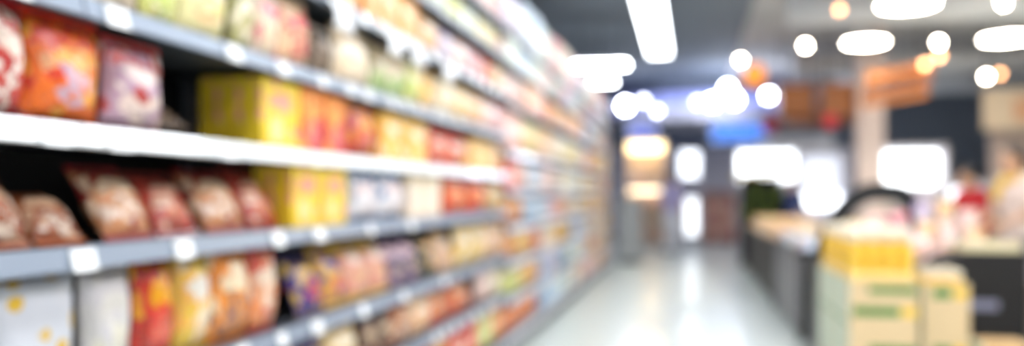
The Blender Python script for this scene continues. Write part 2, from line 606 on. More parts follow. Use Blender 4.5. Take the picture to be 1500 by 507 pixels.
def make_jar(name, sty, w, h, d, loc, rz, label, group, parts=False, cat='jar', **k):
    r = min(w, d) / 2
    t = thing(name, label, cat, loc, rz, group)
    MB().lathe([(r * .9, 0), (r, .006), (r, h * .72), (r * .86, h * .8)], 14).build('body', smat(sty, False), t, True)
    MB().lathe([(r * .88, h * .8), (r * .9, h * .81), (r * .9, h * .97), (r * .84, h)], 14).build('lid', mat('lid_' + sty, STY[sty][2], 0.35), t, True)
    return t


KIND = {'bag': (make_bag, 'snack_bag', 'bag', 'bag'), 'box': (make_box, 'food_carton', 'carton', 'box'),
        'jar': (make_jar, 'food_jar', 'jar', 'jar')}
SHELF = ['bottom shelf', 'second shelf up', 'third shelf up', 'grey shelf below the white rail', 'white-railed shelf',
         'shelf above the white rail', 'third shelf from the top', 'second shelf from the top', 'top shelf']


def gap(levels, i):
    return (levels[i + 1] - levels[i] - 0.035) if i + 1 < len(levels) else 0.36


COUNT = {}


def put(sec, lev, y0, y1, kind, sty, hf=0.86, lean=0.0, d=None, x=None, roll=0.0, parts=None, yaw=0.0, rows=1):
    levels = LEV1 if sec == 1 else LEV2
    z = levels[lev] + 0.0205
    w = (y1 - y0) * 0.965
    h = gap(levels, lev) * hf
    rnd = random.Random(int(y0 * 1000) + lev * 77)
    if d is None: d = {'bag': min(0.09, w * 0.5), 'box': 0.07, 'jar': w}[kind]
    k = (sec, lev)
    COUNT[k] = COUNT.get(k, 0) + 1
    fn, name, cat, word = KIND[kind]
    near = 'near' if sec == 1 else 'far'
    lab = f"{STY[sty][0]} {word}, {ORD[COUNT[k]-1]} along the {near} {SHELF[lev]}"
    grp = f"packages on the {near} {SHELF[lev]}"
    if parts is None: parts = y0 < 7.0
    xc = (XF - (0.03 if sec == 1 else 0.024) - d / 2) if x is None else x
    zz = z + (d / 2 * math.sin(abs(lean)) * 0.1 if lean else 0) + 0.0005
    if roll: zz += abs(math.sin(roll)) * w / 2
    kw = dict(tilt=-lean, roll=roll) if kind != 'jar' else {}
    fn(name, sty, w, h, d, (xc, (y0 + y1) / 2, zz), R(90) + yaw, lab, grp, parts=parts, rnd=rnd, **kw) if kind == 'bag' else \
        fn(name, sty, w, h, d, (xc, (y0 + y1) / 2, zz), R(90) + yaw, lab, grp, parts=parts, **kw)
    for r in range(1, rows):
        lab2 = f"{STY[sty][0]} {word} {'right' if r == 1 else ('two places' if r == 2 else 'three places')} behind the {ORD[COUNT[k]-1]} one, {near} {SHELF[lev]}"
        fn(name, sty, w, h, d, (xc - r * (d + 0.003), (y0 + y1) / 2, zz), R(90) + yaw, lab2, grp, parts=parts, **kw)


def run(lev, specs):
    last = 0.0
    for s in specs:
        p0, p1, kind, sty = s[:4]
        opt = s[4] if len(s) > 4 else {}
        xp = -1.335 if kind == 'bag' else -1.30
        ya, yb = max(shelfY(p0, xp), last + 0.002), min(shelfY(p1, xp), 5.995)
        put(1, lev, ya, yb, kind, sty, **opt)
        last = yb


L1 = dict(lean=R(30), hf=0.84)
L2 = dict(lean=R(36), hf=0.84)
# white-railed shelf
run(4, [(-40, 30, 'bag', 'red_white', dict(hf=1.0, d=.08)), (32, 147, 'bag', 'orange_red', dict(hf=.99, d=.09)), (149, 238, 'bag', 'plum_white', dict(hf=.93, d=.09)),
        (383, 440, 'box', 'yellow', dict(hf=.92, d=.07, rows=3)), (441, 477, 'box', 'red_orange', dict(hf=.94, rows=2)), (478, 508, 'box', 'red_orange', dict(hf=.92)),
        (509, 546, 'bag', 'red_orange', dict(hf=.92)), (556, 590, 'box', 'amber', dict(hf=.86)), (591, 626, 'box', 'amber', dict(hf=.84)),
        (627, 648, 'bag', 'coral', dict(hf=.86)), (649, 680, 'bag', 'coral', dict(hf=.84)), (681, 703, 'box', 'honey', dict(hf=.8)), (704, 722, 'box', 'honey', dict(hf=.8)), (723, 736, 'bag', 'apricot', dict(hf=.8))])
# small bag lying down in the gap of the white-railed shelf
make_bag('snack_bag', 'brown', 0.16, 0.15, 0.05, (XF - 0.10, shelfY(262) + 0.03, LEV1[4] + 0.05), R(60),
         'brown bag slumped in the black gap left of the yellow boxes', 'packages on the near white-railed shelf', tilt=-R(66))
# grey shelf: bags lying back
run(3, [(-60, 55, 'bag', 'brown_white', dict(lean=R(32), hf=.80, d=.09)), (58, 132, 'bag', 'brown_white', dict(lean=R(48), hf=.72, d=.08)),
        (158, 232, 'bag', 'peach_red', dict(lean=R(33), hf=.94, d=.085)), (234, 296, 'bag', 'rust', dict(lean=R(34), hf=.90, d=.08)),
        (306, 366, 'bag', 'peach_red', dict(lean=R(33), hf=.95, d=.085)), (367, 412, 'bag', 'rust', dict(lean=R(32), hf=1.02, d=.07)),
        (428, 472, 'box', 'yellow', dict(hf=.95, rows=2)), (473, 508, 'box', 'yellow', dict(hf=.95)), (510, 548, 'bag', 'white_blue', dict(hf=.95)),
        (549, 590, 'bag', 'white_blue', dict(hf=.95)), (592, 620, 'box', 'cream', dict(hf=.92)), (621, 646, 'box', 'cream', dict(hf=.92)),
        (648, 680, 'bag', 'scarlet', dict(hf=.92)), (681, 714, 'bag', 'scarlet', dict(hf=.9)), (716, 736, 'bag', 'sand', dict(hf=.9))])
# third shelf up: tall bags
run(2, [(-40, 112, 'bag', 'white_dots', dict(hf=.97, d=.08)), (116, 189, 'bag', 'white', dict(hf=.95)), (191, 250, 'bag', 'red_gold', dict(hf=.97)),
        (252, 305, 'bag', 'yellow_cream', dict(hf=.97)), (306, 362, 'bag', 'orange', dict(hf=.97)), (363, 400, 'bag', 'orange_crimson', dict(hf=.98)),
        (440, 478, 'bag', 'navy', dict(hf=.80, lean=R(22))), (479, 512, 'bag', 'blue_yellow', dict(hf=.86, lean=R(20))), (513, 545, 'bag', 'rose_yellow', dict(hf=.88, lean=R(20))),
        (546, 574, 'bag', 'rose_yellow', dict(hf=.88, lean=R(20))), (575, 597, 'bag', 'purple', dict(hf=.88, lean=R(20))), (598, 618, 'bag', 'purple', dict(hf=.86, lean=R(20))),
        (622, 645, 'bag', 'dark_green', dict(hf=.84, lean=R(20))), (646, 664, 'bag', 'pink_sand', dict(hf=.84, lean=R(15))), (665, 690, 'bag', 'straw', dict(hf=.86)), (691, 710, 'bag', 'straw', dict(hf=.86)),
        (711, 727, 'bag', 'pink_sand', dict(hf=.85)), (728, 736, 'bag', 'pink_sand', dict(hf=.85))])
run(1, [(360, 420, 'bag', 'navy', dict(hf=.8)), (421, 470, 'bag', 'navy', dict(hf=.82)), (472, 520, 'bag', 'sand', dict(hf=.85)), (524, 546, 'bag', 'choc', dict(hf=.8)), (547, 570, 'bag', 'choc', dict(hf=.8)),
        (571, 600, 'bag', 'brown_white', dict(hf=.85)), (601, 628, 'bag', 'apricot', dict(hf=.85)), (629, 662, 'bag', 'tomato', dict(hf=.9, lean=R(22))), (663, 694, 'bag', 'tomato', dict(hf=.9, lean=R(22))),
        (697, 718, 'bag', 'blush', dict(hf=.85)), (719, 736, 'bag', 'vanilla', dict(hf=.85))])
run(0, [(520, 560, 'bag', 'choc', dict(hf=.8)), (561, 598, 'bag', 'apricot', dict(hf=.8)), (599, 630, 'bag', 'tomato', dict(hf=.8)), (631, 655, 'bag', 'tangerine', dict(hf=.8)), (656, 682, 'bag', 'coral', dict(hf=.8)), (683, 700, 'bag', 'coral', dict(hf=.8)),
        (701, 720, 'bag', 'lime', dict(hf=.8)), (721, 736, 'bag', 'tangerine', dict(hf=.85))])
# shelves above the white rail
run(5, [(60, 130, 'bag', 'lemon', dict(hf=.9)), (132, 200, 'bag', 'cream', dict(hf=.9)), (202, 256, 'bag', 'lime', dict(hf=.9)), (258, 330, 'bag', 'lemon', dict(hf=.92)), (332, 364, 'bag', 'olive', dict(hf=.85)),
        (366, 402, 'bag', 'cream_pink', dict(hf=.95)), (403, 450, 'bag', 'peach_stripe', dict(hf=.95)), (452, 482, 'bag', 'brown', dict(hf=.72)),
        (486, 540, 'bag', 'beige', dict(hf=.9)), (542, 566, 'bag', 'beige_green', dict(hf=.85)), (567, 590, 'bag', 'beige_green', dict(hf=.85)), (591, 614, 'bag', 'lime', dict(hf=.85)), (615, 640, 'bag', 'honey', dict(hf=.85)),
        (642, 664, 'bag', 'vanilla', dict(hf=.85)), (665, 686, 'bag', 'sand', dict(hf=.85)), (687, 706, 'bag', 'apricot', dict(hf=.85)), (707, 724, 'bag', 'blush', dict(hf=.85)), (725, 736, 'bag', 'rose', dict(hf=.85))])
run(6, [(330, 390, 'bag', 'tangerine', dict(hf=.9)), (392, 440, 'bag', 'straw', dict(hf=.9)), (442, 486, 'bag', 'straw', dict(hf=.9)), (488, 524, 'bag', 'honey', dict(hf=.9)), (525, 556, 'box', 'tangerine', dict(hf=.92)), (557, 586, 'box', 'tangerine', dict(hf=.92)), (587, 612, 'box', 'tangerine', dict(hf=.92)), (613, 640, 'bag', 'apricot', dict(hf=.88)),
        (642, 662, 'bag', 'lilac', dict(hf=.86)), (663, 684, 'bag', 'blush', dict(hf=.86)), (685, 704, 'bag', 'rose', dict(hf=.86)), (705, 722, 'bag', 'coral', dict(hf=.8)), (723, 736, 'bag', 'sand', dict(hf=.86))])
run(7, [(480, 520, 'bag', 'apricot', dict(hf=.9)), (521, 552, 'bag', 'vanilla', dict(hf=.9)), (553, 580, 'bag', 'vanilla', dict(hf=.9)), (581, 606, 'bag', 'apricot', dict(hf=.9)), (607, 630, 'bag', 'mint', dict(hf=.9)), (631, 654, 'bag', 'mint', dict(hf=.9)), (655, 676, 'bag', 'lime', dict(hf=.9)), (677, 696, 'bag', 'mint', dict(hf=.9)),
        (697, 712, 'bag', 'lemon', dict(hf=.9)), (713, 728, 'bag', 'lemon', dict(hf=.9)), (729, 736, 'bag', 'rose', dict(hf=.86))])
run(8, [(580, 606, 'bag', 'vanilla', dict(hf=.9)), (607, 630, 'bag', 'lime', dict(hf=.9)), (631, 652, 'bag', 'mint', dict(hf=.9)), (653, 674, 'bag', 'blush', dict(hf=.9)), (675, 692, 'bag', 'lilac', dict(hf=.9)), (693, 710, 'bag', 'rose', dict(hf=.9)), (711, 727, 'bag', 'blush', dict(hf=.9)), (728, 736, 'bag', 'rose', dict(hf=.9))])

# far section: filled shelf by shelf, in paler prints that stand in for haze
WARM = ['vanilla', 'honey', 'apricot', 'sand', 'cream', 'blush', 'tangerine', 'straw', 'pink_sand', 'amber']
COOL = ['sky', 'ice', 'blue', 'white', 'mint', 'lilac', 'white_blue']
MIXD = WARM + ['rose', 'coral', 'lemon', 'white', 'ice', 'cream_pink']
r2 = random.Random(11)
for lev in range(9):
    y = 6.04
    while y < YEND - 0.16:
        kind = r2.choices(['bag', 'box', 'jar'], [0.56, 0.27, 0.17])[0]
        pal = MIXD
        if lev in (3, 4) and 6.6 < y < 7.6: pal = COOL
        elif lev in (0, 1) and 7.4 < y < 9.4: pal = COOL
        elif lev <= 3 and y < 6.9: pal = ['orange', 'amber', 'tangerine', 'lime', 'tomato']
        elif lev >= 7: pal = ['rose', 'blush', 'mint', 'vanilla', 'lilac', 'ice', 'coral']
        elif y > 9: pal = MIXD + MIXD + MIXD + COOL
        sty = r2.choice(pal)
        n = r2.choice((2, 2, 3, 3, 4))
        w = r2.uniform(0.17, 0.25) if kind == 'bag' else (r2.uniform(0.14, 0.22) if kind == 'box' else r2.uniform(0.10, 0.13))
        if kind == 'jar': n += 1
        hf = r2.uniform(0.82, 0.97)
        for _ in range(n):
            if y + w > YEND - 0.03: break
            put(2, lev, y, y + w, kind, sty, hf=hf)
            y += w + 0.008
        y += 0.02

# shelf talkers hanging from the third shelf from the top
CARDS = [(488, 'white curled promotion card hanging over the brown bag'), (566, 'long white promotion card hanging above the green-based bags'),
         (600, 'white promotion card hanging above the yellow green bag'), (646, 'short white promotion card hanging above the vanilla bag')]
for px, lab in CARDS:
    y = shelfY(px, XF)
    mb = MB()
    L, n = 0.17, 8
    pts = []
    for k in range(n + 1):                      # profile curls out from the rail and hangs down
        a = k / n
        pts.append((XF + 0.016 + 0.035 * math.sin(a * 2.2), LEV1[6] + 0.01 - 0.115 * a))
    poly = pts + [(x - 0.0022, z) for x, z in reversed(pts)]
    mb.prism(poly, y - L / 2, y + L / 2)
    t = thing('shelf_talker', lab, 'promotion card', (0, 0, 0), 0, 'promotion cards on the upper shelf rail')
    mb.build('card', m_tag, t, True)
    MB().box(XF + 0.011, XF + 0.02, y - 0.02, y + 0.02, LEV1[6] - 0.005, LEV1[6] + 0.022).build('clip', m_rail_pale, t)

# ------------------------------------------------------------------ ceiling lights
m_white_lamp = emit('lamp_white', '#f3f9ff', LAMP * 0.5)
m_side_fill = emit('lamp_side_fill', '#fbfaff', LAMP * 0.95)
m_cross_lamp = emit('lamp_cross', '#f3f9ff', LAMP * 1.5)
m_house = mat('lamp_housing', '#d5d8dc', 0.4)
m_cable = mat('cable_black', '#2a2b2e', 0.5)
m_warm_lamp = emit('lamp_warm', '#fff4e2', LAMP * 2.2)


def linear_light(cx, cy, z, length, width, along, label, lm=None):
    t = thing('linear_light', label, 'ceiling light', (cx, cy, z), 0 if along else R(90), 'linear lights above the aisle')
    l2, w2 = length / 2, width / 2
    MB().box(-w2, w2, -l2, l2, 0.03, 0.09).build('housing', m_house, t, False, 0.006)
    MB().box(-w2 * .94, w2 * .94, -l2 * .995, l2 * .995, 0.0, 0.03).build('diffuser', lm or m_white_lamp, t)
    for s in (-.8, 0, .8):
        MB().tube([(0, s * l2, .09), (0, s * l2, CEIL - z)], .006, 6).build('hanger', m_cable, t)


linear_light(-0.42, 5.2, 3.20, 14.6, 0.30, True, 'long white tube light running along above the aisle')
linear_light(-1.36, 13.3, 3.20, 0.82, 0.30, False, 'white crosswise tube light above the far shelves, nearer of two', m_cross_lamp)
linear_light(-1.60, 15.4, 3.22, 0.55, 0.30, False, 'shorter white crosswise tube light behind the nearer one', m_cross_lamp)
linear_light(3.1, 4.2, 3.25, 7.0, 0.30, True, 'added fill tube light out of view over the cartons and bins', emit('lamp_right_fill', '#fffaf2', LAMP * 0.35))  # unseen fixture, added as fill from the right
linear_light(1.3, 3.6, 3.25, 7.0, 0.30, True, 'added fill tube light out of view over the near half of the aisle', m_side_fill)  # unseen fixture, added to brighten the shelf fronts
for i, (px, py, dia, word) in enumerate([(1330, 6, .62, 'large round pendant light cut by the top of the frame'), (1268, 62, .56, 'round pendant light left of the small bulb row'),
                                         (1474, 56, .62, 'round pendant light at the right edge'), ]):
    z = 3.3
    d = (z - CAMZ) * F / (HZ - py)
    p = P(px, py, d)
    t = thing('pendant_light', word, 'pendant light', (p.x, p.y, z), 0, 'round pendant lights')
    r = dia / 2
    MB().lathe([(r * .97, 0.0), (r, .015), (r, .05), (r * .6, .10), (.07, .13), (.07, .20)], 28).build('housing', m_house, t, True)
    MB().lathe([(r * .6, -.03), (r * .93, -.012), (r * .95, 0.001)], 28).build('diffuser', m_warm_lamp, t, True)
    MB().tube([(0, 0, .2), (0, 0, CEIL - z)], .008, 6).build('cable', m_cable, t)

m_bulb = emit('bulb_bright', '#fff1dc', 34.0)
m_bulb_dim = emit('bulb_amber', '#ffb87e', 6.0)
BULBS = [(1180, 67, 3.15, .07, 1, 'bright bulb left of the round pendant light'), (1375, 62, 3.15, .07, 1, 'bright bulb at the right end of the amber row'),
         (1085, 88, 3.0, .06, 1, 'bright bulb beside the orange lantern'), (1230, 14, 3.3, .06, 0, 'soft bulb near the top between two pendants'),
         (1470, 4, 3.3, .07, 1, 'bright bulb at the top right corner'), (1445, 112, 3.0, .08, 1, 'bright bulb over the sign board'),
         (1465, 108, 3.0, .07, 0, 'amber bulb right of the one over the sign board'), (1333, 105, 3.0, .08, 0, 'leftmost amber bulb of the slanting row'),
         (1355, 94, 3.05, .08, 0, 'middle amber bulb of the slanting row'), (1376, 82, 3.1, .08, 0, 'rightmost amber bulb of the slanting row')]
for px, py, z, r, br, lab in BULBS:
    d = (z - CAMZ) * F / (HZ - py)
    p = P(px, py, d)
    t = thing('hanging_bulb', lab, 'light bulb', (p.x, p.y, z), 0, 'small hanging bulbs')
    r *= .55
    MB().ellipsoid((0, 0, 0), r, r, r * 1.1).build('bulb', m_bulb if br else m_bulb_dim, t, True)
    MB().lathe([(r * .7, r * .8), (r * .75, r * .9), (r * .45, r * 1.6), (.012, r * 1.9)], 12).build('socket', m_cable, t, True)
    MB().tube([(0, 0, r * 1.9), (0, 0, CEIL - z)], .006, 6).build('cord', m_cable, t)

# ceiling ducts on the right
m_duct = mat('duct_galvanised', '#e2e4e6', 0.45, 0.15, 0.06)
for i, (x0, y0, x1, y1, z, r, lab) in enumerate([(1.2, 11.05, 9.5, 11.15, 3.50, .22, 'pale round air duct nearest over the right side'),
                                                 (1.9, 16.6, 10.5, 16.7, 3.62, .26, 'pale round air duct behind the nearest one'),
                                                 (3.2, 19.6, 11.0, 20.0, 3.6, .24, 'farthest pale round air duct across the right ceiling')]):
    t = thing('air_duct', lab, 'air duct', (x0, y0, z), 0, 'ducts under the right ceiling')
    a, b = Vector((0, 0, 0)), Vector((x1 - x0, y1 - y0, 0))
    MB().tube([a, b], r, 18).build('pipe', m_duct, t, True)
    for k in range(1, 6):
        c = a.lerp(b, k / 6); n = (b - a).normalized()
        MB().tube([c - n * .03, c + n * .03], r + .018, 18).build('collar', m_duct, t, True)
        MB().tube([c + Vector((0, 0, r)), c + Vector((0, 0, CEIL - z))], .01, 6).build('hanger', m_cable, t)

# ------------------------------------------------------------------ right of the aisle: oil cartons
m_card = mat('plain_cardboard', '#d2ad7a', 0.7, 0, 0.06)
m_card2 = mat('printed_cardboard', '#d9be94', 0.6, 0, 0.05)
m_cardpale = mat('pale_green_cardboard', '#c6d2bf', 0.6, 0, 0.05)
m_green = mat('carton_green', '#3c7a30', 0.5)
m_yel = mat('carton_yellow', '#ecc13a', 0.5)
m_cap = mat('bottle_cap', '#eadfc6', 0.35)
m_oil = mat('golden_oil', '#f3c545', 0.15, 0, 0.05, coat=0.5)
m_film = mat('bottle_label', '#f8d98a', 0.4)
BG = 'golden bottles standing in the open cartons'


def carton(x0, x1, y0, y1, z0, z1, label, bands, open_top=False, face=m_card2, group='oil cartons beside the aisle'):
    t = thing('shipping_carton', label, 'carton', ((x0 + x1) / 2, (y0 + y1) / 2, z0), 0, group)
    w, d, h, k = (x1 - x0) / 2, (y1 - y0) / 2, z1 - z0, .006
    MB().box(-w, w, -d, -d + k, 0, h).build('front_panel', face, t)
    MB().box(-w, w, d - k, d, 0, h).build('back_panel', face, t)
    MB().box(-w, -w + k, -d + k, d - k, 0, h).build('side_panel', m_cardpale, t)
    MB().box(w - k, w, -d + k, d - k, 0, h).build('side_panel', m_cardpale, t)
    MB().box(-w + k, w - k, -d + k, d - k, 0, k).build('base_panel', face, t)
    if not open_top:
        MB().box(-w + k, -0.001, -d + k, d - k, h - k, h).build('top_flap', m_card, t)
        MB().box(0.001, w - k, -d + k, d - k, h - k, h).build('top_flap', m_card, t)
    for (a, b, c, e, mm) in bands:
        MB().box(-w + 2 * w * a, -w + 2 * w * b, -d - .0012, -d, h * c, h * e).build('printed_band', mm, t)
    for (c, e) in ((.55, .68), (.25, .3)):
        MB().box(-w - .0012, -w, -d * .8, d * .8, h * c, h * e).build('printed_band', m_cardpale if c > .5 else m_green, t)
    return t


def bottle_grid(x0, x1, y0, y1, z, nx, ny, h, where):
    rr = min((x1 - x0) / nx, (y1 - y0) / ny) / 2 * .94
    for j in range(ny):
        for i in range(nx):
            x = x0 + (i + .5) * (x1 - x0) / nx; y = y0 + (j + .5) * (y1 - y0) / ny
            t = thing('oil_bottle', f"golden oil bottle in {where}, {ORD[j]} row from the front, {ORD[i]} from aisle", 'bottle', (x, y, z), 0, BG)
            MB().lathe([(rr * .9, 0), (rr, .01), (rr, h * .42), (rr * .88, h * .5), (rr, h * .58), (rr * .9, h * .72), (rr * .35, h * .86), (rr * .35, h * .9)], 12).build('body', m_oil, t, True)
            MB().lathe([(rr * 1.01, h * .16), (rr * 1.01, h * .38)], 12).build('label_band', m_film, t, True)
            MB().lathe([(rr * .62, h * .82), (rr * .66, h * .83), (rr * .66, h * .98), (rr * .5, h)], 10).build('cap', m_cap, t, True)


bandsA = [(.28, .98, .80, .93, m_green), (.05, .74, .42, .58, m_green), (.76, .98, .42, .58, m_yel)]
XA = 0.90
for k, (y0, y1, pos) in enumerate([(5.20, 5.58, 'front'), (5.60, 5.98, 'middle'), (6.00, 6.38, 'rear')]):
    carton(XA, XA + .37, y0, y1, 0.0, 0.36, f"beige carton with green print, bottom of the {pos} stack beside the aisle", bandsA)
    carton(XA, XA + .37, y0, y1, 0.361, 0.70, f"open beige carton of golden bottles, top of the {pos} stack beside the aisle", bandsA, True)
    bottle_grid(XA + .01, XA + .36, y0 + .01, y1 - .01, .60, 4, 4, .40, f"the {pos} open carton")
bandsB = [(.2, .62, .74, .92, m_green), (.66, .95, .74, .92, m_yel)]
carton(1.315, 1.56, 5.28, 5.62, 0.0, 0.36, 'narrow beige carton under the small open bottle carton', bandsB)
carton(1.315, 1.56, 5.28, 5.62, 0.361, 0.69, 'narrow open carton with green and yellow print, right of the stacks', bandsB, True)
bottle_grid(1.325, 1.55, 5.29, 5.61, .52, 3, 4, .24, 'the narrow carton')
carton(1.60, 1.86, 5.15, 5.45, 0, .36, 'low plain cardboard box in front of the black counter, left one', [], False, m_card, 'low cardboard boxes before the black counter')
carton(2.02, 2.30, 5.2, 5.5, 0, .40, 'low plain cardboard box in front of the black counter, right one', [], False, mat('brown_board', '#b98a5e', .7), 'low cardboard boxes before the black counter')

# ------------------------------------------------------------------ black counter
m_black = mat('black_laminate', '#141112', 0.6, 0, 0.08)
m_blackgl = mat('black_gloss', '#141517', 0.3)
m_silver = mat('silver_plate', '#8f8fa6', 0.35, 0.4)
YC = 6.02
t = thing('service_counter', 'black service counter with a silver plate and a stepped left shoulder', 'counter', (1.55, YC, 0))
poly = [(0.06, 0), (0.56, 0), (0.58, .83), (0.22, .83), (0.12, .80), (0.02, .735), (-0.06, .73), (-0.06, .69), (0.02, .66), (0.06, .55)]
MB().prism(poly, 0, .36).build('body', m_black, t, False, 0.004)
MB().box(.10, .40, -.008, 0, .455, .515).build('name_plate', m_silver, t, False, .003)
MB().box(.60, .66, .05, .34, 0, .62).build('side_shelf', mat('side_board', '#8f7d74', .6), t)
# cream trays on the counter
t = thing('food_tray', 'flat cream tray of pale packets lying on the black counter', 'tray', (1.93, YC + .17, .8305))
MB().box(-.17, .17, -.14, .14, 0, .012).build('base', mat('tray_cream', '#efe3b8', .5), t)
for (a, b, c, d) in ((-.17, .17, -.14, -.13), (-.17, .17, .13, .14), (-.17, -.16, -.13, .13), (.16, .17, -.13, .13)):
    MB().box(a, b, c, d, .012, .055).build('rim', mat('tray_cream', '#efe3b8', .5), t)
for k in range(4):
    make_bag('snack_bag', ['vanilla', 'cream', 'lemon', 'cream'][k], .072, .2, .04, (1.93 - .117 + k * .078, YC + .07, .868), 0,
             f"pale packet lying in the cream tray, {ORD[k]} from the left", 'packets in the cream tray', tilt=-R(88))
make_bag('snack_bag', 'blush', .14, .16, .09, (1.56, YC + .16, .80), R(15), 'pale pink bag slumped on the shoulder of the black counter', None, tilt=-R(42))

# ------------------------------------------------------------------ arched black bin
X0, X1, Y0, Y1 = 0.93, 2.19, 6.50, 7.12
t = thing('arched_bin', 'black display bin with arched side panel, heaped with pale packets', 'display bin', (0, 0, 0))
e = .002
MB().box(X0, X1, Y0, Y0 + .03, 0, .72).build('front_panel', m_blackgl, t)
MB().box(X0, X1, Y1 - .03, Y1, 0, .72).build('rear_panel', m_blackgl, t)
MB().box(X0, X0 + .03, Y0 + .03, Y1 - .03, 0, .72).build('side_panel', m_blackgl, t)
MB().box(X1 - .03, X1, Y0 + .03, Y1 - .03, 0, .72).build('side_panel', m_blackgl, t)
MB().box(X0 + .03, X1 - .03, Y0 + .03, Y1 - .03, .50, .53).build('bin_floor', m_black, t)
AP = [(-.33, .72), (-.29, .86), (-.23, 1.0), (-.14, 1.12), (-.02, 1.23), (.12, 1.29), (.26, 1.30), (.42, 1.28), (.54, 1.20), (.60, 1.08), (.64, .72)]
AP = [(X0 + .02 + (x + .33) / 1.43 * 1.26, z) for x, z in AP]
for (yy, nm) in ((Y1 - .09, 'arch_frame'),):
    mb = MB(); n = len(AP)
    inner = []
    cx, cz = X0 + .45, .72
    for (x, z) in AP:
        v = Vector((cx - x, cz - z)); v.normalize()
        inner.append((x + v.x * .15, max(.72, z + v.y * .15)))
    for k in range(n - 1):
        mb.prism([AP[k], AP[k + 1], inner[k + 1], inner[k]], yy, yy + .05)
    mb.build(nm, m_blackgl, t)
for j in (1, 2):
    ya = Y0 + .12 + j * .14 - .045
    MB().box(X0 + .04, X1 - .04, ya, ya + .138 if j == 1 else Y1 - .095, .531, .53 + j * .10).build('riser', m_black, t)
rb = random.Random(5)
pinks = ['blush', 'pink_sand', 'white', 'rose', 'blush', 'cream', 'lilac', 'pink_sand']
for j in range(3):
    for i in range(7):
        x = X0 + .15 + i * .160 + rb.uniform(-.01, .01); y = Y0 + .12 + j * .14
        zb = .533 + j * .10
        hh = .22 + (.0, .05, .10, .12, .20, .20, .14)[i] * (.5 + .5 * j / 2)
        sty = pinks[(i * 3 + j * 5) % 8]
        make_bag('snack_bag', sty, .135, hh, .08, (x, y, zb), rb.uniform(-.15, .15),
                 f"{sty.replace('_', ' ')} packet in the arched black bin, {ORD[j]} row back, {ORD[i]} from the left", 'packets heaped in the arched black bin', tilt=-R((14, 11, 6)[j] + rb.uniform(-2, 2)), rnd=rb)

# ------------------------------------------------------------------ bins along the aisle
m_grey = mat('bin_grey', '#77777c', 0.45, 0.1)
m_wood = mat('dark_board', '#2b2623', 0.55, 0, 0.2)
m_woodtop = mat('beige_rim', '#cdb398', 0.55)


def bin_(x0, x1, y0, y1, h, label, boards, mm, rim):
    t = thing('aisle_bin', label, 'display bin', ((x0 + x1) / 2, y0, 0), 0, 'low bins along the right of the aisle')
    w, L = (x1 - x0) / 2, y1 - y0
    for k in range(boards):
        a, b = L * k / boards, L * (k + 1) / boards
        MB().box(-w, -w + .03, a + .006, b - .006, .06, h - .04).build('side_board', mm, t)
    MB().box(-w + .03, w, 0, .03, .06, h - .04).build('end_board', m_wood, t)
    MB().box(-w + .03, w, L - .03, L, .06, h - .04).build('end_board', m_wood, t)
    MB().box(w - .03, w, .03, L - .03, .06, h - .04).build('rear_board', m_wood, t)
    MB().box(-w + .03, w - .03, .03, L - .03, h - .165, h - .145).build('bin_floor', m_wood, t)
    MB().box(-w + .04, w - .04, .04, L - .04, 0, .06).build('plinth', m_black, t)
    for (a, b, c, d) in ((-w - .01, -w + .04, -.01, L + .01), (w - .04, w + .01, -.01, L + .01), (-w + .04, w - .04, -.01, .04), (-w + .04, w - .04, L - .04, L + .01)):
        MB().box(a, b, c, d, h - .04, h).build('rim', rim, t)
    for y in (0.0, L - .04):
        MB().box(-w - .012, -w, y, y + .04, 0, h - .04).build('corner_post', m_blackgl, t)
    return t


bin_(.885, 1.60, 7.30, 9.45, .74, 'grey panelled bin of packets behind the oil cartons', 4, m_grey, m_blackgl)
bin_(.885, 1.60, 9.60, 13.6, .76, 'long dark boarded bin with a beige rim farther along the aisle', 6, m_wood, m_woodtop)
rb = random.Random(9)
cool = ['ice', 'white', 'lilac', 'vanilla', 'white_blue', 'sky', 'cream']
for j in range(10):
    for i in range(3):
        sty = cool[(j * 2 + i * 3) % 7]
        make_bag('snack_bag', sty, .172, .24, .10, (1.036 + i * .206, 7.44 + j * .190, .597), R(rb.uniform(-12, 12)),
                 f"{sty.replace('_', ' and ')} packet in the grey panelled bin, {ORD[j]} row back, {ORD[i]} from the aisle", 'packets in the grey panelled bin', tilt=-R(30), rnd=rb, parts=j < 4)
warm = ['pink_sand', 'beige', 'apricot', 'cream', 'sand']
for j in range(13):
    for i in range(3):
        sty = warm[(j * 2 + i) % 5]
        make_bag('bread_bag', sty, .178, .27, .12, (1.03 + i * .212, 9.74 + j * .29, .617), R(rb.uniform(-12, 12)),
                 f"{STY[sty][0]} bread bag in the dark boarded bin, {ORD[j]} row back, {ORD[i]} from the aisle", 'bread bags in the dark boarded bin', tilt=-R(20), rnd=rb, parts=False)

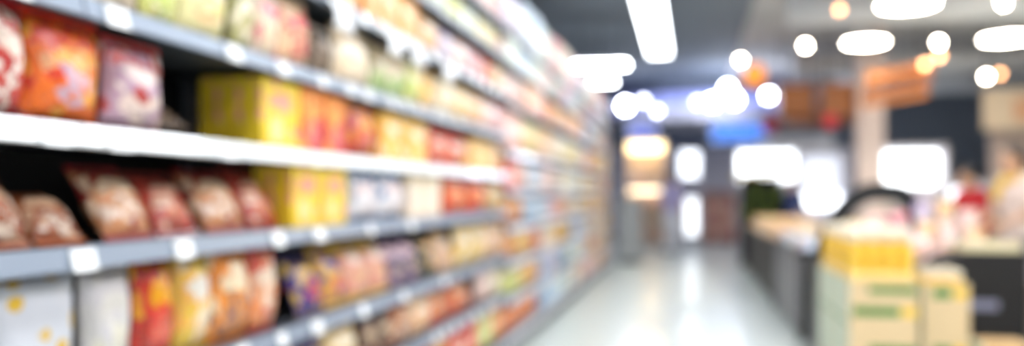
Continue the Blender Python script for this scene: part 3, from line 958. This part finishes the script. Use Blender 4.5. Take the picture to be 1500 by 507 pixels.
# produce rack behind the bins
px = P(1118, 285, 13.9)
t = thing('produce_rack', 'dark produce rack with a sloping yellow-edged top beyond the bins', 'rack', (px.x, px.y, 0))
MB().box(-.32, .32, .50, .54, 0, 1.5).build('back_panel', m_black, t)
for s in (-.34, .32):
    MB().prism([(s, 0), (s + .02, 0), (s + .02, 1.3), (s, 1.3)], 0, .54).build('side_panel', m_black, t)
for k, z in enumerate((.55, .82, 1.09, 1.34)):
    MB().box(-.32, .32, .02, .50, z, z + .025).build('shelf', m_black, t)
MB().box(-.36, .36, -.03, .55, 1.505, 1.55, Matrix.Rotation(R(-4), 4, 'Y')).build('canopy', mat('canopy_yellow', '#c9b24a', .5), t)
m_leaf = mat('leaf_green', '#7f9a3c', .5, 0, .3, 20, bump=.4)
m_leaf2 = mat('leaf_dark', '#39502a', .5, 0, .3, 20, bump=.4)
for k, z in enumerate((.575, .845, 1.115)):
    for i in range(4):
        c = Vector((px.x - .24 + i * .16, px.y + .2, z + .002))
        mb = MB()
        for a in range(7):                      # leaves round a heart
            an = a * .9
            mb.ellipsoid((math.cos(an) * .03, math.sin(an) * .03, .08), .035, .035, .08, Matrix.Rotation(R(16), 3, 'Y') @ Matrix.Rotation(an, 3, 'Z'), 8, 6)
        o = mb.build('lettuce', m_leaf if (i + k) % 2 else m_leaf2, None, True)
        o.location = c
        tag(o, f"{'bright' if (i + k) % 2 else 'dark'} green lettuce on the produce rack, {ORD[k]} shelf up, {ORD[i]} from left", 'lettuce', 'lettuces on the produce rack')

# ------------------------------------------------------------------ people
m_skin = mat('skin', '#d9a988', .5, 0, .05)
m_hair = mat('dark_hair', '#241c1a', .5, 0, .2, 40)


def solid(mb, name, m, parent, voxel, smooth=4):
    me = mb.mesh(name)
    o = link(name, me, m, parent)
    rm = o.modifiers.new('fuse', 'REMESH'); rm.mode = 'VOXEL'; rm.voxel_size = voxel; rm.use_smooth_shade = True
    sm = o.modifiers.new('soften', 'SMOOTH'); sm.factor = 0.5; sm.iterations = smooth
    return o


def person(label, loc, rz, height, top, trousers, lean=0.0, arms='down', hair='short', extra=None):
    """facing local -Y"""
    s = height / 1.70
    root = thing('person', label, 'person', loc, rz)
    V = Vector
    hipz = .90 * s
    Lm = Matrix.Rotation(lean, 4, 'X')
    def T(x, y, z):                          # torso frame, hinged at the hips
        p = Lm @ V((x * s, y * s, (z * s - hipz)))
        return V((p.x, p.y, p.z + hipz))
    B = MB()
    ank = {k: V((k * .10 * s, (.03 if k < 0 else -.04) * s, .08 * s)) for k in (-1, 1)}
    knee = {k: V((k * .10 * s, (-.01 if k < 0 else -.06) * s, .48 * s)) for k in (-1, 1)}
    hip = {k: V((k * .09 * s, 0, hipz)) for k in (-1, 1)}
    sh = {k: T(k * .175, 0, 1.40) for k in (-1, 1)}
    if arms == 'down':
        el = {k: T(k * .235, .03, 1.13) for k in (-1, 1)}; wr = {k: T(k * .25, -.05, .90) for k in (-1, 1)}
    elif arms == 'reach':
        el = {k: T(k * .22, -.18, 1.20) for k in (-1, 1)}; wr = {k: T(k * .15, -.38, 1.08) for k in (-1, 1)}
    else:                                    # one arm raised forward, as pushing a cart
        el = {k: T(k * .23, -.08, 1.14) for k in (-1, 1)}; wr = {k: T(k * .17, -.30, 1.06) for k in (-1, 1)}
    for k in (-1, 1):
        B.capsule(hip[k], knee[k], .083 * s, .055 * s); B.capsule(knee[k], ank[k], .052 * s, .036 * s)
        B.capsule(ank[k] + V((0, .03 * s, -.03 * s)), ank[k] + V((0, -.15 * s, -.05 * s)), .038 * s, .03 * s)
        B.capsule(sh[k], el[k], .050 * s, .038 * s); B.capsule(el[k], wr[k], .037 * s, .026 * s)
        d = (wr[k] - el[k]).normalized(); side = V((-k, 0, 0)); side = (side - d * side.dot(d)).normalized()
        acr = d.cross(side)
        B.capsule(wr[k] + d * .02 * s, wr[k] + d * .075 * s, .026 * s, .032 * s)
        for f in range(4):
            b0 = wr[k] + d * .085 * s + acr * (f - 1.5) * .019 * s
            ln = (.066, .078, .072, .056)[f] * s
            mid = b0 + d * ln * .55 + side * .006 * s
            B.capsule(b0, mid, .0095 * s, .009 * s, 8); B.capsule(mid, mid + d * ln * .4 + side * .02 * s, .009 * s, .0075 * s, 8)
        tb = wr[k] + d * .035 * s - acr * .028 * s
        tm = tb + d * .03 * s - acr * .022 * s
        B.capsule(tb, tm, .011 * s, .010 * s, 8); B.capsule(tm, tm + d * .032 * s + side * .008 * s, .010 * s, .008 * s, 8)
    B.capsule(hip[-1], hip[1], .10 * s, .10 * s)
    B.capsule(T(0, .01, .98), T(0, 0, 1.22), .125 * s, .135 * s); B.capsule(T(-.07, 0, 1.28), T(.07, 0, 1.28), .125 * s, .125 * s)
    B.capsule(sh[-1] + V((.05 * s, 0, 0)), sh[1] - V((.05 * s, 0, 0)), .068 * s, .068 * s)
    B.capsule(T(0, .01, 1.40), T(0, -.005, 1.52), .055 * s, .050 * s)
    hc = T(0, -.02, 1.595)
    HM = Matrix.Rotation(lean * .7, 3, 'X')
    def Hd(x, y, z): return hc + HM @ V((x * s, y * s, z * s))
    B.ellipsoid(hc, .076 * s, .095 * s, .105 * s, HM)
    B.ellipsoid(Hd(0, -.03, -.06), .056 * s, .062 * s, .055 * s, HM)
    B.capsule(Hd(0, -.095, .005), Hd(0, -.108, -.028), .009 * s, .014 * s, 8)
    for k in (-1, 1):
        B.ellipsoid(Hd(k * .078, .01, -.01), .012 * s, .022 * s, .032 * s, HM)
    body = solid(B, 'body', m_skin, root, .009)
    for k in (-1, 1):
        MB().ellipsoid(Hd(k * .031, -.087, .004), .013 * s, .008 * s, .008 * s, HM, 10, 6).build('eye', mat('eye_dark', '#2a2020', .2), root, True)
    MB().ellipsoid(Hd(0, -.090, -.060), .024 * s, .008 * s, .007 * s, HM, 10, 6).build('mouth', mat('lips', '#a85f55', .4), root, True)
    hb = MB()
    hb.ellipsoid(Hd(0, .022, .030), .087 * s, .098 * s, .096 * s, HM)
    if hair == 'long':
        hb.capsule(Hd(0, .06, .0), Hd(0, .085, -.16), .075 * s, .06 * s)
    elif hair == 'bun':
        hb.ellipsoid(Hd(0, .12, .05), .045 * s, .045 * s, .045 * s)
    solid(hb, 'hair', m_hair, root, .012)
    # clothes
    C = MB()
    C.capsule(T(-.06, 0, .93), T(.06, 0, .93), .132 * s, .132 * s); C.capsule(T(0, .01, .98), T(0, 0, 1.22), .148 * s, .152 * s)
    C.capsule(T(-.075, 0, 1.28), T(.075, 0, 1.28), .140 * s, .140 * s)
    C.capsule(sh[-1] + V((.04 * s, 0, 0)), sh[1] - V((.04 * s, 0, 0)), .080 * s, .080 * s)
    for k in (-1, 1):
        C.capsule(sh[k], sh[k].lerp(el[k], .85), .066 * s, .058 * s)
    solid(C, 'shirt', top, root, .014)
    D = MB()
    D.capsule(hip[-1], hip[1], .118 * s, .118 * s)
    for k in (-1, 1):
        D.capsule(hip[k], knee[k], .100 * s, .072 * s); D.capsule(knee[k], ank[k] + V((0, 0, .03 * s)), .070 * s, .056 * s)
    solid(D, 'trousers', trousers, root, .014)
    for k in (-1, 1):
        S = MB()
        S.capsule(ank[k] + V((0, .035 * s, -.028 * s)), ank[k] + V((0, -.16 * s, -.036 * s)), .050 * s, .042 * s)
        solid(S, 'shoe', mat('shoe_dark', '#33302f', .5), root, .012)
    if extra: extra(root, T, s)
    return root


m_red = mat('red_cloth', '#c9232b', .75, 0, .1)
m_pale = mat('pale_cloth', '#efd9cd', .75, 0, .08)
m_navy = mat('navy_cloth', '#3a4a80', .75, 0, .1)
m_lav = mat('lavender_cloth', '#b7aedb', .75, 0, .1)
m_denim = mat('dark_denim', '#3b414d', .8, 0, .1)
m_ptrs = mat('white_trousers', '#eceaf0', .75, 0, .05)
m_grtr = mat('grey_patterned_cloth', '#8d828a', .8, 0, .35, 30)
m_scarf = mat('yellow_scarf', '#efc445', .7, 0, .1)


def scarf(root, T, s):
    mb = MB()
    pts = []
    for k in range(13):
        a = 2 * math.pi * k / 12
        pts.append(T(math.cos(a) * .105, math.sin(a) * .095 - .005, 1.445 + .02 * math.sin(a)))
    mb.tube(pts, .032 * s, 8)
    mb.capsule(T(-.05, -.11, 1.42), T(-.09, -.16, 1.28), .03 * s, .04 * s)
    mb.build('scarf', m_scarf, root, True)


p = P(1434, 285, 8.3)
person('person in a red top reaching towards the bins', (p.x, p.y, 0), R(-70), 1.46, m_red, m_denim, lean=R(10), arms='reach', hair='bun')
p = P(1500, 285, 7.2)
person('person in a pale top and yellow scarf at the right edge', (p.x, p.y, 0), R(-70), 1.60, m_pale, m_grtr, lean=R(8), arms='cart', hair='long', extra=scarf)
p = P(1160, 285, 14.6)
person('person in a dark blue shirt beyond the bread bin', (p.x, p.y, 0), R(-20), 1.45, m_navy, m_denim, arms='down', hair='short')
p = P(984, 285, 17.2)
person('person in a lavender shirt and white trousers walking far down the aisle', (p.x, p.y, 0), R(170), 1.62, m_lav, m_ptrs, hair='short')

# ------------------------------------------------------------------ far end of the aisle
m_cab = mat('grey_cabinet', '#9da0a3', .5)
p = P(922, 285, 14.95)
t = thing('end_cabinet', 'plain grey cabinet standing at the end of the shelving', 'cabinet', (p.x, p.y, 0))
MB().box(-.20, .20, 0, .40, .05, 1.12).build('body', m_cab, t, False, .006)
MB().box(-.185, .185, -.012, 0, .09, 1.08).build('door', mat('cabinet_door', '#a8abae', .45), t, False, .004)
MB().box(-.18, .18, .02, .38, 0, .05).build('plinth', m_black, t)
MB().box(-.21, .21, -.015, .41, 1.12, 1.15).build('top_panel', m_cab, t, False, .004)
# warm lit display shelves
m_warmlit = emit('shelf_light_warm', '#ffe3a8', 2.4)
m_warmlit2 = emit('shelf_light_soft', '#ffe9c4', 2.6)
m_disp = mat('display_beige', '#e6d6c8', .6)


def display_shelf(pxc, d, w, h, label, lit, mm, stys, top_lit=True):
    p = P(pxc, 285, d)
    t = thing('lit_display_shelf', label, 'display shelf', (p.x, p.y, 0), 0)
    MB().box(-w / 2, w / 2, .40, .44, 0, h).build('back_panel', mm, t)
    for s in (-1, 1):
        MB().box(s * w / 2 - .02, s * w / 2 + .02, 0, .40, 0, h).build('side_panel', mm, t)
    zs = [.12, .52, .92, 1.32] if h > 1.6 else [.12, .45, .78]
    for z in zs:
        MB().box(-w / 2 + .02, w / 2 - .02, .0, .40, z, z + .03).build('shelf', mm, t)
    MB().box(-w / 2 - .02, w / 2 + .02, -.06, .44, h, h + .06).build('top_board', mm, t)
    if top_lit:
        MB().box(-w / 2 + .03, w / 2 - .03, -.03, .05, h - .22, h - .02).build('light_header', lit, t)
        MB().box(-w / 2 + .05, w / 2 - .05, .0, .04, 1.26, 1.32).build('light_strip', m_warmlit2, t)
    M = Matrix.Translation(p)
    n = int(w / .15)
    for zi, z in enumerate(zs[:4]):
        for i in range(n):
            sty = stys[(i + zi * 2) % len(stys)]
            q = M @ Vector((-w / 2 + .04 + (i + .5) * (w - .08) / n, .17, 0))
            make_box('gift_box', sty, (w - .08) / n * .86, .2 + .04 * ((i + zi) % 3), .12, (q.x, q.y, z + .0305), 0,
                     f"{sty.replace('_', ' and ')} box, {label.split(',')[0]}, {ORD[zi]} shelf up, {ORD[i]} from left", 'boxes on the far display shelves', parts=False)


display_shelf(946, 20.0, .86, 2.42, 'warm-lit display shelf, beyond the grey cabinet', m_warmlit, m_disp, ['apricot', 'vanilla', 'pink_sand', 'blush'])
display_shelf(1057, 20.5, .84, 1.22, 'low display shelf, right of the white light stand', m_warmlit2, mat('display_red', '#c4958a', .6), ['rust', 'pink_sand', 'rose', 'brown_white'], False)

# white light stand
m_box = emit('lightbox_white', '#f6fbff', 2.2)
m_box2 = emit('lightbox_soft', '#f2f6ff', 1.1)
m_frame = mat('aluminium_frame', '#c3c7cc', .35, .6)


def lightbox(name, label, cat, c, w, h, m, rz=0.0, stand=False, hang=False):
    t = thing(name, label, cat, (c.x, c.y, 0 if stand else c.z - h / 2), rz)
    z0 = c.z - h / 2 if stand else 0
    MB().box(-w / 2, w / 2, -.005, .04, z0, z0 + h).build('panel', m, t)
    k = .03
    for (a, b, cc, d) in ((-w / 2 - k, w / 2 + k, z0 - k, z0), (-w / 2 - k, w / 2 + k, z0 + h, z0 + h + k), (-w / 2 - k, -w / 2, z0, z0 + h), (w / 2, w / 2 + k, z0, z0 + h)):
        MB().box(a, b, -.015, .055, cc, d).build('frame', m_frame, t)
    MB().box(-w / 2, w / 2, .04, .055, z0, z0 + h).build('rear_cover', m_frame, t)
    if stand:
        for s in (-1, 1):
            MB().box(s * w * .35 - .02, s * w * .35 + .02, .0, .04, 0, z0 - k).build('post', m_frame, t)
        MB().box(-w / 2, w / 2, -.2, .24, 0, .02).build('foot', m_frame, t)
    if hang:
        for s in (-1, 1):
            MB().tube([(s * w * .4, .02, h + k), (s * w * .4, .02, CEIL - c.z + h / 2)], .008, 6).build('hanger', m_cable, t)
    return t


lightbox('lightbox_stand', 'tall glowing white stand in the middle of the far aisle', 'light stand', P(1013, 318, 18.6), .24, .80, emit('lightbox_stand_glow', '#f4f8ff', 1.0), 0, True)
lightbox('lightbox_sign', 'glowing white sign hanging over the tall white stand', 'light sign', P(1010, 241, 19.2), .40, .58, m_box2, 0, False, True)
lightbox('lightbox_sign', 'blue hanging sign under the curved bulkhead', 'sign', P(1086, 194, 19.2), 1.30, .42, emit('sign_blue', '#2f66b8', .25), 0, False, True)
lightbox('lightbox_sign', 'dim violet blue sign left of the tall white stand', 'sign', P(942, 192, 19.2), .62, .34, emit('sign_violet', '#6d78c0', .2), 0, False, True)
lightbox('lightbox_sign', 'pale grey hanging sign above the wide light panel', 'sign', P(1166, 209, 17.0), 1.36, .22, mat('sign_pale', '#d6d8de', .5), 0, False, True)

# lit chillers across the back right
m_ch = mat('chiller_white', '#b5b0b6', .4)


def chiller(pxc, d, w, z0, z1, label, m, sty, rz=0.0):
    p = P(pxc, 285, d)
    t = thing('lit_chiller', label, 'chiller', (p.x, p.y, 0), rz)
    MB().box(-w / 2, w / 2, 0, .7, 0, .55).build('base', m_ch, t, False, .01)
    MB().box(-w / 2, w / 2, .55, .62, .55, z0).build('back_panel', m_ch, t)
    for s in (-1, 1):
        MB().box(s * w / 2 - .025, s * w / 2 + .025, .1, .62, .55, z1).build('side_panel', m_ch, t)
    MB().box(-w / 2 + .03, w / 2 - .03, .47, .55, z0, z1 - .03).build('light_panel', m, t)
    if m.name == 'lightbox_mid':
        MB().box(-w / 2 + .06, w / 2 - .06, .40, .46, z0 - .06, z0 + .16).build('lamp_strip', m_box, t)
    MB().box(-w / 2 - .03, w / 2 + .03, .1, .68, z1, z1 + .06).build('hood', m_ch, t, False, .008)
    M = Matrix.Translation(p) @ Matrix.Rotation(rz, 4, 'Z')
    n = int(w / .2)
    for zi, z in enumerate((.55, .90) if z0 > 1.2 else (.55,)):
        if zi:
            MB().box(-w / 2 + .03, w / 2 - .03, .2, .55, z - .02, z).build('shelf', m_ch, t)
        for i in range(n):
            s = sty[(i * 2 + zi) % len(sty)]
            q = M @ Vector((-w / 2 + .04 + (i + .5) * (w - .08) / n, .36, 0))
            make_box('food_carton', s, .15, .22, .14, (q.x, q.y, z + .0005), rz, f"{s} carton in the {label}, {'lower' if not zi else 'upper'} row, {ORD[i]}", 'cartons in the lit chillers', parts=False)


chiller(1126, 17.6, 1.25, 1.50, 2.12, 'wide lit chiller behind the produce rack', m_box, ['white', 'ice', 'lilac'])
chiller(1206, 15.2, .80, 1.02, 1.95, 'narrow lit chiller left of the column', emit('lightbox_mid', '#eef3ff', .28), ['sky', 'blue', 'ice'])
chiller(1336, 13.4, 1.05, 1.34, 1.92, 'lit chiller right of the column', m_box, ['white', 'vanilla', 'ice'])
chiller(1420, 12.4, .55, .95, 1.33, 'small lit chiller behind the person in red', m_box2, ['ice', 'white'])

# column, partition, sign board
p = P(1273, 285, 13.6)
t = thing('column', 'white square column standing right of the orange canopy', 'column', (p.x, p.y, 0))
m_colm = mat('column_paint', '#dccbc6', .6)
MB().box(-.19, .19, -.19, .19, .15, CEIL - .001).build('shaft', m_colm, t)
MB().box(-.22, .22, -.22, .22, 0, .15).build('base', m_colm, t)
o = struct('wall_partition', MB().box(4.95, 11.9, 15.6, 15.75, 0, 2.62), mat('partition_beige', '#cdb9ae', .7))
p = P(1480, 160, 13.8)
t = thing('sign_board', 'pale peach sign board above the beige wall at the right edge', 'sign', (p.x, p.y, p.z), 0)
MB().box(-.40, .60, 0, .05, -.33, .33).build('panel', mat('board_peach', '#ecd8bd', .5), t)
MB().box(.05, .42, -.006, 0, -.2, .18).build('picture', mat('board_picture', '#e8b48e', .5), t)
for s in (-.3, .5):
    MB().tube([(s, .02, .33), (s, .02, CEIL - p.z)], .008, 6).build('hanger', m_cable, t)

# ------------------------------------------------------------------ curved bulkhead with lamps
cx, cy, rr = P(1018, 285, 21.6).x, P(1018, 285, 21.6).y, 2.0
z0, z1 = 2.92, 3.55
mb = MB(); n = 40
t = thing('curved_bulkhead', 'round white and lavender ceiling bulkhead at the end of the aisle', 'bulkhead', (cx, cy, 0))
MB().lathe([(rr - .5, z0 + .04), (rr - .05, z0), (rr, z0 + .03), (rr, z0 + .30)], 48).build('fascia', mat('bulkhead_white', '#dcdcea', .5), t, True)
MB().lathe([(rr + .03, z0 + .30), (rr + .05, z0 + .32), (rr + .05, z1 - .02), (rr + .02, z1)], 48).build('upper_band', emit('band_lavender', '#8d96d8', .45), t, True)
MB().lathe([(rr - .3, z1), (rr - .3, CEIL - .001)], 24).build('drop', m_ceiling, t)
m_globe = emit('globe_cool', '#e9efff', 24.0)
m_globe2 = emit('globe_soft', '#dfe4ff', 6.0)
for i, (px, py, d, r, br, lab) in enumerate([(916, 155, 19.0, .17, 1, 'bright globe lamp at the left end of the curved bulkhead'), (943, 148, 19.2, .10, 0, 'soft globe lamp second from left on the bulkhead'),
                                           (963, 163, 19.0, .10, 0, 'soft globe lamp third from left on the bulkhead'), (1044, 150, 18.6, .16, 1, 'bright globe lamp left in the cluster of three'),
                                           (1066, 130, 18.6, .15, 1, 'bright globe lamp highest in the cluster of three'), (1076, 146, 18.4, .16, 1, 'bright globe lamp right in the cluster of three'),
                                           (1126, 140, 18.2, .13, 1, 'bright globe lamp under the orange lantern'), (1022, 150, 18.8, .10, 0, 'soft globe lamp left of the bright cluster')]):
    p = P(px, py, d)
    r *= .72
    t = thing('globe_lamp', lab, 'globe lamp', p, 0, 'globe lamps round the curved bulkhead')
    MB().ellipsoid((0, 0, 0), r, r, r).build('globe', m_globe if br else m_globe2, t, True)
    MB().lathe([(.05, r * .95), (.06, r * 1.0), (.05, r * 1.2)], 12).build('fitting', m_house, t, True)
    MB().tube([(0, 0, r * 1.2), (0, 0, CEIL - p.z)], .008, 6).build('cord', m_cable, t)

# ------------------------------------------------------------------ orange hanging canopy and lanterns
m_or = mat('orange_wood', '#b06a2c', .5, 0, .15, 3)
m_or2 = mat('orange_wood_deep', '#9a5a2e', .5, 0, .15, 3)
t = thing('hanging_canopy', 'orange wooden canopy of slatted boxes hanging left of the column', 'canopy', (0, 0, 0))
for (xa, xb, ya, yb, d) in ((1142, 1192, 124, 168, 14.2), (1205, 1252, 122, 170, 13.8), (1150, 1250, 166, 182, 14.4)):
    a, b = P(xa, yb, d), P(xb, ya, d)
    n = 4
    fr = (b.z - a.z) / n
    for k in range(n):
        MB().box(a.x, b.x, a.y, a.y + .5, a.z + k * fr + .006, a.z + (k + 1) * fr - .006).build('slat', m_or if (k % 2) else m_or2, t)
    for x in (a.x + .05, b.x - .05):
        MB().tube([(x, a.y + .25, b.z - .01), (x, a.y + .25, CEIL)], .01, 6).build('hanger', m_cable, t)
t = thing('slanted_canopy', 'orange wooden plank canopy hanging over the top of the column', 'canopy', (0, 0, 0))
a, b = P(1256, 150, 13.0), P(1344, 118, 13.0)
for k in range(3):
    h = .16
    MB().prism([(a.x, a.z + .17 * k - .12), (b.x, a.z + .17 * k + .02), (b.x, a.z + .17 * k + h), (a.x, a.z + .17 * k + h - .14)], a.y - .12 * k - .4, a.y - .12 * k - .35).build('plank', m_or if k != 1 else m_or2, t)
for x in (a.x + .1, b.x - .1):
    MB().box(x - .02, x + .02, a.y - .35, a.y - .31, a.z, a.z + .42).build('strut', m_or2, t)
    MB().tube([(x, a.y - .33, a.z + .40), (x, a.y - .33, CEIL)], .01, 6).build('hanger', m_cable, t)
m_lant = emit('lantern_orange', '#f0933c', .6)
m_lred = mat('lantern_red', '#d3333d', .5)
for (px, py, d, r, mm, lab) in ((1105, 110, 15.0, .19, m_lant, 'glowing orange lantern beside the bright bulb'), (1128, 182, 16.0, .15, m_lred, 'red lantern below the bright globe lamp'), (1216, 178, 13.5, .11, m_lred, 'small red lantern under the orange canopy')):
    p = P(px, py, d)
    t = thing('paper_lantern', lab, 'lantern', p, 0, 'hanging lanterns')
    MB().lathe([(r * .45, -r), (r * .8, -r * .75), (r, -r * .2), (r, r * .2), (r * .8, r * .75), (r * .45, r)], 18).build('shade', mm, t, True)
    for s in (-1, 1):
        MB().lathe([(r * .46, s * r - .015), (r * .46, s * r + .015)], 14).build('rim', m_cable, t)
    MB().tube([(0, 0, r), (0, 0, CEIL - p.z)], .006, 6).build('cord', m_cable, t)
